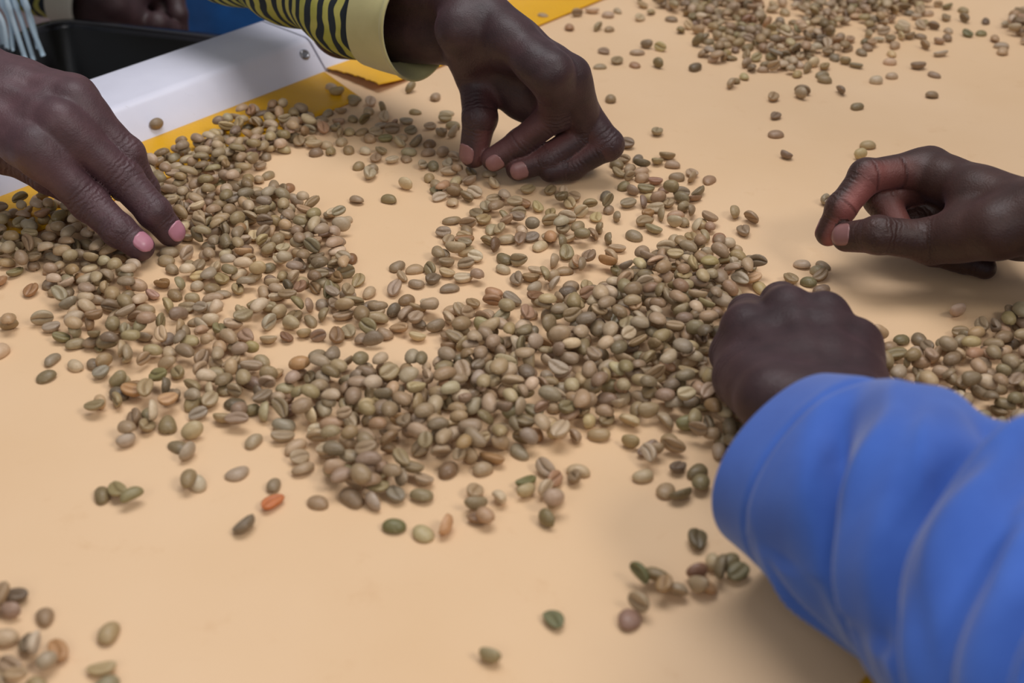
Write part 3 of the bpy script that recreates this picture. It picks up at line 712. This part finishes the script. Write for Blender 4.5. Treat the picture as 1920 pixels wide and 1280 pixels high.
tile(480, 400, 4, [(1060, 395), (1190, 410), (1290, 430), (1100, 475), (1200, 525), (1320, 500), (1425, 460), (1430, 375), (1510, 365), (1410, 300), (1505, 300), (1560, 270), (1645, 335), (1860, 340), (1850, 415), (1555, 490), (1660, 495), (1450, 550), (1035, 575), (1110, 600), (850, 590), (770, 505), (850, 690), (890, 745), (715, 335, 'b'), (640, 350), (690, 470), (980, 760), (1040, 740), (910, 800), (960, 900), (1060, 870), (1140, 920), (1130, 785), (1180, 715), (1240, 730), (1220, 820), (1150, 845), (1305, 755), (1320, 860), (1380, 760), (1410, 820), (1430, 920), (1440, 980), (1480, 720), (1500, 760), (1560, 790), (1590, 705), (1550, 845), (1540, 905), (1520, 960), (1570, 1010), (1650, 850), (1660, 965), (1700, 730), (1660, 790), (1730, 830, 'y'), (1770, 900), (1820, 780), (1880, 750), (1780, 600, 'r'), (1770, 670, 'r'), (1680, 650, 'b'), (1900, 650), (1870, 970), (960, 820), (800, 800), (780, 830), (690, 890), (790, 940), (840, 890), (880, 970), (660, 770), (730, 700), (620, 700), (650, 750), (520, 775), (500, 710), (440, 795), (360, 900), (445, 930), (565, 925), (290, 780), (380, 730), (310, 720), (270, 840), (245, 925, 'r'), (200, 755), (110, 840, 'w'), (130, 940), (100, 700), (30, 740), (60, 590), (145, 615), (235, 580, 'd'), (305, 590, 'r'), (270, 640), (400, 610), (440, 570), (555, 570, 'g'), (555, 610), (580, 640, 'l'), (670, 600), (700, 625), (690, 670), (760, 720), (480, 505), (605, 520), (530, 450), (595, 445), (365, 510), (285, 500), (200, 470), (100, 480), (100, 405), (80, 285), (20, 480), (320, 390)], 'mid')
tile(0, 600, 4, [(75, 60), (465, 135, 'g'), (570, 175), (750, 190, 'y'), (700, 180), (560, 110), (385, 290), (345, 415), (560, 335), (670, 325), (790, 330), (760, 405, 'l'), (870, 310), (910, 270), (900, 450), (890, 550, 'd'), (985, 500, 'o'), (1000, 565, 'o'), (1100, 580), (1185, 620), (1245, 565, 'd'), (1300, 625, 'o'), (1190, 490, 'g'), (1410, 615, 'y'), (1580, 615), (1450, 530), (1550, 510), (1640, 530, 'g'), (1730, 540), (1755, 620, 'd'), (1850, 590, 'd'), (1890, 670, 'g'), (5, 230)], 'heap')
tile(0, 600, 4, [(1485, 710, 'w'), (760, 625), (745, 685), (870, 625), (1115, 695), (1005, 745), (1110, 800), (1225, 800, 'g'), (1140, 745), (945, 910, 'w'), (960, 860), (1445, 850, 'y'), (1335, 935), (1400, 990), (1680, 735), (1800, 705), (1780, 785), (1900, 900), (1780, 1140), (1480, 1220, 'w'), (1420, 1230)], 'frontleft')
tile(140, 880, 4, [(205, 185), (320, 180, 'g'), (430, 230), (1270, 425, 'd')], 'frontleft')
tile(480, 700, 4, [(205, 390, 'l'), (205, 480), (290, 545), (460, 440), (460, 510), (540, 560), (540, 615), (620, 540), (330, 635), (350, 710), (130, 830), (120, 965, 'O'), (465, 955), (80, 310, 'y'), (245, 290, 'p')], 'frontleft')
tile(480, 700, 4, [(1260, 800), (1180, 755), (1240, 920), (1050, 915, 'l'), (890, 970, 'w'), (900, 900, 'g'), (720, 930), (740, 845), (1070, 815), (1035, 1140, 'G'), (1250, 1190, 'y'), (1410, 1160, 'b'), (1645, 890), (1650, 960), (1640, 1050, 'b'), (1720, 1105), (1805, 955), (1700, 710), (1770, 645, 'o'), (1610, 630), (1440, 720, 'r'), (1520, 660)], 'frontmid')
tile(960, 280, 4, [(1165, 50), (1090, 90, 'y'), (1205, 110), (840, 80), (785, 110), (925, 85), (850, 140), (800, 180), (910, 150), (970, 130), (1020, 160), (990, 205), (890, 215), (840, 275), (1055, 240, 'r'), (1145, 290, 'r'), (1005, 300, 'g'), (930, 325), (900, 310), (1035, 360, 'y'), (870, 410), (950, 395), (705, 345, 'l'), (1235, 205), (1345, 175), (1340, 220), (1430, 215), (1395, 320), (1365, 365, 'r'), (1270, 340), (1280, 385), (1215, 345), (1170, 410), (1110, 400), (1070, 445), (1020, 485, 'o'), (1115, 495), (1230, 485), (1260, 435), (1310, 470), (1325, 515), (1370, 555), (1395, 595), (1480, 545), (1480, 590), (1255, 575), (990, 545), (1055, 590), (915, 645), (1220, 680), (1340, 665), (1410, 655), (1520, 685, 'r'), (1660, 485), (1750, 515), (1735, 615), (795, 515), (790, 740), (755, 710), (735, 820), (790, 915, 'g'), (410, 785), (570, 785), (305, 850), (45, 855), (390, 900), (475, 845), (500, 870), (575, 855), (505, 905), (640, 885, 'o'), (585, 925), (500, 950), (190, 910), (150, 955), (305, 960), (330, 1000), (235, 990), (45, 985), (250, 1030), (120, 1020), (440, 1020), (390, 1055, 'd'), (540, 1045), (600, 1090), (680, 1090), (700, 1020), (500, 1110), (365, 1120), (260, 1135), (170, 1140, 'b'), (445, 1180), (570, 1175), (50, 1240), (285, 480), (290, 550), (395, 490), (380, 540), (515, 490), (615, 505, 'y'), (590, 470), (650, 445), (720, 445), (430, 415), (370, 395), (510, 430), (465, 360), (390, 325), (290, 310), (195, 435, 'y'), (105, 425, 'b'), (50, 475), (35, 430), (15, 535), (95, 560), (75, 610), (155, 605), (145, 660, 'l'), (55, 690), (210, 720), (260, 660), (290, 690, 'o'), (325, 640), (370, 615), (390, 580), (435, 670), (365, 690), (460, 610), (500, 575, 'o'), (510, 650), (525, 695), (615, 655), (670, 610), (125, 305)], 'right')
tile(960, 560, 4, [(325, 1005, 'y'), (175, 1015), (450, 1050), (650, 1020), (570, 930, 'y'), (715, 910), (850, 915, 'y'), (940, 890), (1135, 930), (525, 840), (530, 900), (1000, 870), (50, 1140), (60, 1070), (1310, 945, 'g')], 'heapfront')
tile(960, 560, 4, [(890, 1080), (1015, 1095), (1190, 1065), (1145, 1120), (1080, 1165), (1045, 1210)], 'sleeve')
tile(960, 820, 4, [(250, 250), (500, 240), (325, 330, 'r'), (455, 305), (110, 330, 'G'), (100, 410, 'y'), (230, 410), (310, 470), (310, 530), (265, 625, 'g')], 'frontmid')
tile(960, 820, 4, [(985, 285), (1245, 225, 'd'), (1360, 245, 'd'), (1230, 285), (1265, 435, 'g'), (1410, 410, 'g'), (1390, 775, 'd'), (1510, 945), (1610, 925), (1690, 1015, 'g'), (1580, 1040), (1500, 1080, 'o'), (1360, 1030, 'r'), (1380, 1090), (1330, 1160), (1170, 1090), (1030, 1110, 'G'), (1110, 1170), (1200, 1150, 'p')], 'sleeve')
tile(0, 0, 1, [(1180, 1160, 'p'), (1198, 1148)], 'sleeve')
tile(0, 0, 1, [(1040, 1160, 'G'), (920, 1230, 'y')], 'frontmid')
tile(0, 0, 1, [(203, 1185, 'y'), (190, 1255, 'y'), (110, 1221, 'o'), (84, 1155), (30, 1118), (22, 1145), (2, 1130), (8, 1195), (50, 1210, 'd'), (74, 1224, 'w'), (42, 1236), (90, 1248, 'w'), (18, 1250), (6, 1272), (60, 1262), (32, 1276), (200, 1284), (-15, 1230), (-20, 1160), (-30, 1260)], 'corner')
tile(1000, 0, 4, [(70, 115), (330, 110), (440, 80), (560, 110), (630, 75), (270, 205), (490, 210), (570, 215), (800, 135), (530, 380), (500, 490), (630, 455), (760, 480), (780, 390), (850, 340), (950, 365, 'y'), (940, 485, 'g'), (1215, 505), (1595, 480), (1580, 570, 'y'), (1490, 640), (1470, 620), (1800, 735), (1820, 865), (1820, 1000), (1900, 1165), (580, 740), (930, 990), (695, 1085)], 'far')
tile(1440, 0, 4, [(670, 795), (1230, 710), (810, 600, 'w'), (930, 565), (1245, 555), (1125, 495), (1290, 400, 'w'), (1170, 350), (950, 340), (930, 400), (915, 460), (1240, 205), (1355, 225), (1345, 285), (1285, 310), (1145, 270), (1060, 270), (1020, 220), (990, 275), (1340, 50, 'g'), (1465, 75), (1335, 135), (1465, 150), (1635, 155, 'd'), (1495, 255, 'g'), (1600, 245, 'g'), (1700, 290), (1750, 340), (1760, 385), (540, 685), (255, 690), (250, 715), (750, 1085), (690, 1165, 'y'), (425, 595), (375, 570), (220, 555), (730, 310, 'g'), (600, 360), (500, 430), (450, 400), (580, 460), (650, 480), (130, 490, 'g'), (230, 480), (290, 520), (340, 490), (340, 450)], 'far')
tile(1600, 560, 4.922, [(950, 130), (445, 375, 'g'), (570, 370), (340, 445), (380, 525, 'g'), (530, 510), (615, 535), (235, 460), (230, 370), (180, 300), (985, 325), (950, 425), (1040, 405), (1150, 300), (295, 620), (280, 720), (400, 755), (830, 450), (740, 530), (880, 540)], 'rightheap')
tile(1400, 440, 8, [(835, 430), (1140, 440), (1080, 530), (1110, 630), (665, 670), (880, 690, 'g'), (560, 800), (980, 780), (200, 790, 'y')], 'right')
place(1550, 377)

# heaps: beans dropped at random inside outlines until the stated number per square centimetre is reached
def area_poly(p): x, y = p[:, 0], p[:, 1]; return .5*abs(np.dot(x, np.roll(y, 1))-np.dot(y, np.roll(x, 1)))
def in_poly(p, x, y):
    c = False; n = len(p); j = n-1
    for i in range(n):
        if (p[i, 1] > y) != (p[j, 1] > y) and x < (p[j, 0]-p[i, 0])*(y-p[i, 1])/(p[j, 1]-p[i, 1])+p[i, 0]: c = not c
        j = i
    return c
def heap(poly, dens, zmax, region, K=5):
    g = np.array([P(x, y, .002)[:2] for x, y in poly]); n = int(area_poly(g)*1e4*dens)
    lo, hi = g.min(0), g.max(0)
    for _ in range(n):
        vi = RNG.choice(len(VAR), p=VW); sc = RNG.normal(.99, .06); best = None
        for _k in range(K):
            for _t in range(30):
                x, y = RNG.uniform(lo, hi)
                if in_poly(g, x, y): break
            Rm, how = pose()
            if RNG.random() < .5: Rm = np.array(Matrix.Rotation(RNG.normal(0, .35), 3, 'X') @ Matrix.Rotation(RNG.normal(0, .35), 3, 'Y'))@Rm
            d = try_drop(x, y, Rm, vi, sc)
            if d and (best is None or d[0] < best[0][0]): best = (d, Rm, how, x, y)
        if best is None: continue
        d, Rm, how, x, y = best
        if d[0] > zmax or inside_hand(np.array([x, y, d[0]])): continue
        if in_sleeve(np.array([x, y, 0])) and region != 'rightheap': continue
        col, code = rand_col(); commit(x, y, Rm, vi, sc, d, col, how, code, region)
# left heap beside the pushing hand
heap([(-40, 445), (20, 400), (70, 372), (130, 385), (240, 470), (262, 520), (270, 580), (230, 600), (150, 570), (95, 540), (85, 505), (0, 500), (-40, 510)], 1.9, .013, 'left')
heap([(95, 540), (270, 520), (275, 600), (290, 640), (240, 690), (205, 660), (130, 630), (115, 590)], 1.4, .010, 'left')
# band from the yellow strip down beside the clear patch
heap([(265, 310), (330, 288), (400, 262), (425, 232), (480, 212), (560, 215), (600, 235), (560, 270), (500, 290), (480, 320), (440, 330), (480, 350), (460, 380), (340, 440), (300, 370)], 2.0, .012, 'back')
heap([(340, 410), (450, 350), (520, 365), (590, 385), (640, 415), (650, 470), (650, 520), (610, 545), (540, 520), (500, 470), (430, 480), (360, 450)], 1.85, .011, 'back')
heap([(340, 450), (500, 470), (560, 530), (540, 560), (470, 540), (380, 540), (330, 500)], .4, .006, 'left')
heap([(260, 600), (400, 560), (470, 590), (440, 640), (330, 640)], .5, .006, 'left')
# wide front heap
heap([(225, 680), (290, 620), (380, 625), (480, 630), (480, 690), (470, 740), (400, 760), (330, 760), (230, 740), (215, 715)], .95, .008, 'heap')
heap([(400, 690), (480, 665), (520, 700), (600, 680), (640, 670), (700, 695), (790, 705), (850, 690), (940, 670), (1000, 690), (960, 760), (900, 790), (640, 790), (520, 790), (470, 760), (420, 720)], 1.45, .011, 'heap')
heap([(600, 700), (960, 680), (1010, 740), (1000, 790), (940, 850), (850, 880), (780, 860), (740, 910), (660, 930), (620, 900), (605, 830), (640, 790), (560, 770)], 1.75, .013, 'heap')
heap([(840, 680), (900, 640), (1000, 600), (1080, 570), (1150, 545), (1200, 500), (1240, 470), (1300, 462), (1390, 475), (1420, 510), (1400, 550), (1360, 575), (1335, 640), (1320, 700), (1340, 760), (1240, 785), (1100, 790), (1000, 800), (950, 760)], 1.95, .015, 'heap')
heap([(1100, 570), (1200, 520), (1330, 520), (1340, 600), (1310, 700), (1160, 700)], .7, .020, 'heap')
heap([(1290, 690), (1340, 700), (1420, 800), (1420, 850), (1360, 860), (1280, 815)], 1.9, .012, 'heapfront')
heap([(880, 780), (1060, 760), (1090, 800), (1060, 830), (980, 850), (900, 850)], 1.2, .010, 'heapfront')
heap([(700, 570), (760, 575), (900, 590), (1000, 560), (1080, 560), (1000, 610), (860, 630), (760, 610), (690, 640), (620, 590)], .2, .006, 'mid')
# heap at the right edge, behind the blue sleeve
heap([(1645, 690), (1720, 685), (1770, 650), (1820, 655), (1845, 610), (1890, 580), (2020, 560), (2030, 830), (1920, 810), (1860, 790), (1780, 750), (1640, 745)], 1.9, .012, 'rightheap')
# far heap, top right
heap([(1210, -20), (1240, 15), (1270, 22), (1300, 45), (1345, 60), (1380, 95), (1425, 88), (1450, 110), (1500, 128), (1525, 100), (1560, 62), (1500, 40), (1440, 45), (1420, 0), (1440, -50), (1250, -50)], 1.35, .010, 'far')
heap([(1470, -50), (1490, 20), (1540, 50), (1600, 42), (1640, 60), (1690, 35), (1735, 10), (1760, -50)], 1.35, .010, 'far')
heap([(1180, -10), (1230, 40), (1290, 75), (1400, 130), (1520, 140), (1620, 100), (1720, 60), (1780, -10), (1700, -60), (1200, -60)], .22, .006, 'far')
heap([(1300, 85), (1360, 85), (1380, 110), (1330, 115)], 1.2, .008, 'far')
heap([(1880, 45), (1930, 20), (2000, 20), (2000, 100), (1910, 75)], 1.8, .012, 'far')
# one bean that landed on the sloping rail face
rp = P(292, 233, .0); 
for zz in np.linspace(0, .03, 61):
    q = P(292, 233, zz); wq = (q-ORG)@W
    if zz >= .0015+(wq-.0005)*1.18: break
Rm = np.array(Matrix.Rotation(math.radians(49), 3, 'Z') @ Matrix.Rotation(math.radians(49), 3, 'X'))
BEANS.append((0, Rm, q+(-W*1.18+Z)*.0006, lin(150, 130, 105), 'dome', 'rail', 'rail'))

# which 300 show largest: nearest to the camera, not buried, not behind the blue sleeve
pos = np.array([b[2] for b in BEANS]); pix = proj(pos); depth = (pos-CAM)@FW
ix, iy = cells(pos); ix = np.clip(ix, 0, HM.shape[0]-1); iy = np.clip(iy, 0, HM.shape[1]-1)
buried = HM[ix, iy] > pos[:, 2]+.0065
infr = (pix[:, 0] > -10) & (pix[:, 0] < 1930) & (pix[:, 1] > -10) & (pix[:, 1] < 1290)
sl = np.array([np.array([p[0], p[1]]) for p in pix]); SLP = np.array([(1335, 640), (1450, 560), (1600, 540), (1640, 690), (1700, 728), (1800, 755), (1930, 835), (1930, 1290), (1730, 1290), (1500, 1150), (1340, 1020), (1325, 940), (1410, 805), (1340, 720)])
behind = np.array([in_poly(SLP, x, y) for x, y in pix])
key = np.where(buried | ~infr | behind, 99, depth)
order = np.argsort(key)[:299]
single = set(int(i) for i in order if key[i] < 90); single.add(len(BEANS)-1)
PLACE = {'lone': 'lying alone on the bare belt', 'left': 'by the pushing fingertips', 'back': 'in the band along the yellow strip', 'mid': 'in the loose scatter behind the wide heap',
         'heap': 'in the wide heap', 'frontleft': 'on bare belt by the heap end', 'frontmid': 'on bare belt before the heap', 'heapfront': 'at heap rim beside closed hand',
         'right': 'in scatter between two pinching hands', 'sleeve': 'on bare belt beside the blue sleeve', 'corner': 'in the small blurred cluster', 'far': 'in the far scatter', 'rightheap': 'behind the blue sleeve', 'rail': ''}
HOW = {'dome': 'rounded side up', 'crease': 'crease up', 'side': 'on edge'}
SHAPE = ['oval', 'oval', 'tapered', 'short', 'long curved', 'broad', 'small round', 'thin curved', 'tapered', 'narrow']
VM = []
for i, (v, f, cr) in enumerate(VAR):
    me = bpy.data.meshes.new('coffee_bean'); me.from_pydata([tuple(p) for p in np.array(v)/1000], [], f)
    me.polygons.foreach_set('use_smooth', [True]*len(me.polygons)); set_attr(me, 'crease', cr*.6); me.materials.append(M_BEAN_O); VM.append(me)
bv, bf, bc, bcr, base = [], [], [], [], 0
for i, (vi, Rm, p, colr, how, code, region) in enumerate(BEANS):
    if i in single:
        o = bpy.data.objects.new('coffee_bean', VM[vi]); COL.objects.link(o)
        M4 = Matrix(Rm.tolist()).to_4x4(); M4.translation = Vector(p); o.matrix_world = M4; o.color = colr
        if code == 'rail': lab = 'brownish coffee bean stuck alone on the sloping white rail'
        else:
            lum = sum(colr[:3])/3; shade = 'pale' if lum > .40 else ('dusky' if lum < .29 else 'medium')
            wd = WORD.get(code, shade+' beige'); pl = PLACE[region]
            if region == 'heap': pl = 'on top of the wide heap' if p[2] > .0055 else 'low in the wide heap'
            lab = '%s %s coffee bean %s %s' % (wd, SHAPE[vi], HOW[how], pl)
        tag(o, lab, 'coffee bean', 'raw coffee beans on the sorting belt')
    else:
        v, f, cr = VAR[vi]; vv = (v/1000)@Rm.T+p
        bv.append(vv); bf += [tuple(k+base for k in ff) for ff in f]; base += len(v)
        bc.append(np.tile(np.array(colr, np.float32), (len(v), 1))); bcr.append(cr*.6)
st = mesh('coffee_bean_mass', np.concatenate(bv), bf, M_BEAN_A)
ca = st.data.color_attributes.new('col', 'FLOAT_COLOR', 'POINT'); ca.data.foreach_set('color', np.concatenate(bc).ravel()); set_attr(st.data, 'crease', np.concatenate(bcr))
tag(st, 'mass of raw beige-green coffee beans heaped and strewn across the belt beyond the nearest ones', 'coffee beans', None, 'stuff')
print('BEANS', len(BEANS), 'single', len(single), 'nearest cut depth', float(np.sort(key)[298]))

# ------------------------------------------------------------------ behind the far rail
tz = -.012
FLc = P(100, 46, tz); FRc = P(395, 79, tz); e1 = nrm(FRc-FLc); e2 = np.array([e1[1], -e1[0], 0.0])
if e2[1] > 0: e2 = -e2
tray = tag(empty('plastic_tray', FLc+e1*.2+e2*.12-Z*.09), 'glossy black plastic tray beside the white rail', 'tray')
def tray_ring(o_, z_, n=6):
    L_, D_ = .40, .26; r_ = .025+o_; out = []
    for (cx, cy, a0) in ((0, 0, 180), (L_, 0, 270), (L_, D_, 0), (0, D_, 90)):
        sx = .025 if cx == 0 else L_-.025; sy = .025 if cy == 0 else D_-.025
        for k in range(n+1):
            a_ = math.radians(a0+90*k/n); out.append(FLc+e1*(sx+r_*math.cos(a_))+e2*(sy+r_*math.sin(a_))+Z*z_)
    return out
def rings(rs, close=False):
    n = len(rs[0]); v = [p for r in rs for p in r]; f = []
    for i in range(len(rs)-1):
        for k in range(n): f.append((i*n+k, i*n+(k+1) % n, (i+1)*n+(k+1) % n, (i+1)*n+k))
    return v, f, n
v, f, n = rings([tray_ring(-.012, -.085), tray_ring(0, 0), tray_ring(-.003, 0), tray_ring(-.015, -.082)])
f += [tuple(range(n))[::-1], tuple(range(3*n, 4*n))]
part('tray_body', v, f, M_BLACK, tray)
v, f, n = rings([tray_ring(-.003, .0), tray_ring(-.002, .004), tray_ring(.010, .004), tray_ring(.012, .002), tray_ring(.012, -.006), tray_ring(.010, -.006), tray_ring(.009, .0), tray_ring(-.003, .0)])
part('tray_rim', v, f, plain('black_plastic_gloss', lin(40, 38, 42), .18), tray)

# the zebra-sleeved person's other arm, at the far side of the tray
wr2 = P(172, 4, -.01)*1000+np.array([0, 12, 0]); jr = {}
for k, v in J['R'].items():
    v = np.atleast_2d(np.array(v, float))-np.array(J['R']['wrist']); v[:, 0] *= -.62; v[:, 1] *= .9
    v = v@np.array([[.97, -.2, -.15], [.2, .98, 0], [.15, 0, .98]]); v = v+wr2; jr[k] = v[0] if k == 'wrist' else v
fe2 = wr2+np.array([-150, 60, 35])
Ff, Gf, ch2, _d = hand_field(jr, 2.2, fe2)
V2, Q2 = Ff.nets(Gf)
a2 = mesh('arm', V2/1000, Q2, M_SKIN_C, HC); a2['label'] = 'other arm reaching behind the black tray'
d2 = (fe2-wr2)/1000; w2 = wr2/1000
c2 = [(*(w2+d2*t), r_, r_) for t, r_ in ((.0, .031), (.35, .033), (.8, .036), (1.6, .04), (2.6, .045))]
sleeve('sleeve', c2, 60, 48, d_zeb, M_ZEBRA, HC, lip=.004, t0=.13)
sleeve('cuff', [(*catmull(c2, t)[:3], *(catmull(c2, t)[3:]+.0012)) for t in (.0, .05, .1, .15)], 14, 48, d_cuff, mat_cloth('pale_cuff_cloth', lin(196, 190, 170), lin(206, 200, 182)), HC, lip=.012)
# legs in blue trousers and a dark panel added between them, far below and behind
def leg_tube(name, x, y, r0, r1, z0, z1, mat, seed, flat=1.0):
    v = []; f = []; nt, ns = 40, 36
    for i in range(ns+1):
        t = i/ns; z = z0+(z1-z0)*t; r = r0+(r1-r0)*t
        for k in range(nt):
            a_ = 2*math.pi*k/nt; rr = r*(1+.07*math.sin(3*a_+seed+2*t)+.05*math.sin(7*a_+seed*2+5*t))
            v.append((x+rr*math.cos(a_), y+rr*math.sin(a_)*flat, z))
    for i in range(ns):
        for k in range(nt): f.append((i*nt+k, i*nt+(k+1) % nt, (i+1)*nt+(k+1) % nt, (i+1)*nt+k))
    f += [tuple(range(nt)), tuple(range(ns*nt, (ns+1)*nt))[::-1]]
    return mesh(name, v, f, mat, HC)
M_TROU = mat_cloth('deep_blue_cloth', lin(18, 74, 132), lin(26, 88, 156))
leg_tube('trouser_leg', -.470, .97, .085, .050, .12, -.80, M_TROU, 1)
leg_tube('trouser_leg', -.335, .95, .095, .055, .12, -.80, M_TROU, 2.4)
leg_tube('dark_panel', -.405, 1.06, .11, .10, .12, -.235, plain('dark_panel_cloth', lin(24, 22, 26), .9), 4, .35)  # added panel that keeps the gap between the legs dark
# fringe of a pale blue scarf
M_TAS = mat_cloth('pale_blue_yarn', lin(186, 212, 230), lin(214, 232, 244))
sc0 = P(25, -90, .09)
scarf = tag(empty('scarf', sc0), 'pale blue scarf end with knotted fringe hanging by the black tray', 'scarf')
def strand(pts, rad, mat, parent, name):
    v = []; f = []; n = 8; ns = 18
    for i in range(ns+1):
        c = catmull(pts, i/ns); d = nrm(catmull(pts, min(1, i/ns+.02))-catmull(pts, max(0, i/ns-.02)))
        s1 = nrm(np.cross(d, np.array([0, 1.0, .1]))); s2 = np.cross(d, s1); r = rad*(1+.45*math.exp(-((i/ns-.45)/.05)**2))*(1 if i < ns else .5)
        for k in range(n): v.append(c+(s1*math.cos(2*math.pi*k/n)+s2*math.sin(2*math.pi*k/n))*r)
    for i in range(ns):
        for k in range(n): f.append((i*n+k, i*n+(k+1) % n, (i+1)*n+(k+1) % n, (i+1)*n+k))
    f += [tuple(range(n)), tuple(range(ns*n, (ns+1)*n))[::-1]]
    return part(name, v, f, mat, parent)
base = P(20, 62, .004)
for k in range(10):
    x0 = -.020+.0042*k; yy = base[1]+.004*((k*7) % 3)
    g = lambda dx, z: np.array([base[0]+x0+dx+RNG.normal(0, .0012), yy+RNG.normal(0, .001), z])
    strand([g(.004*k*.1, -.012-.003*((k*5) % 4)), g(.001, .012), g(-.002, .030), g(-.004, .052), g(-.004, .075)], .0021, M_TAS, scarf, 'tassel')
sheet('scarf_cloth', lambda a, b: np.array([base[0]-.034+.05*a, base[1]+.010+.003*math.sin(9*a), .070+.06*b]), 16, 6, mat_cloth('teal_cloth', lin(90, 170, 180), lin(120, 190, 196)), scarf, .001)
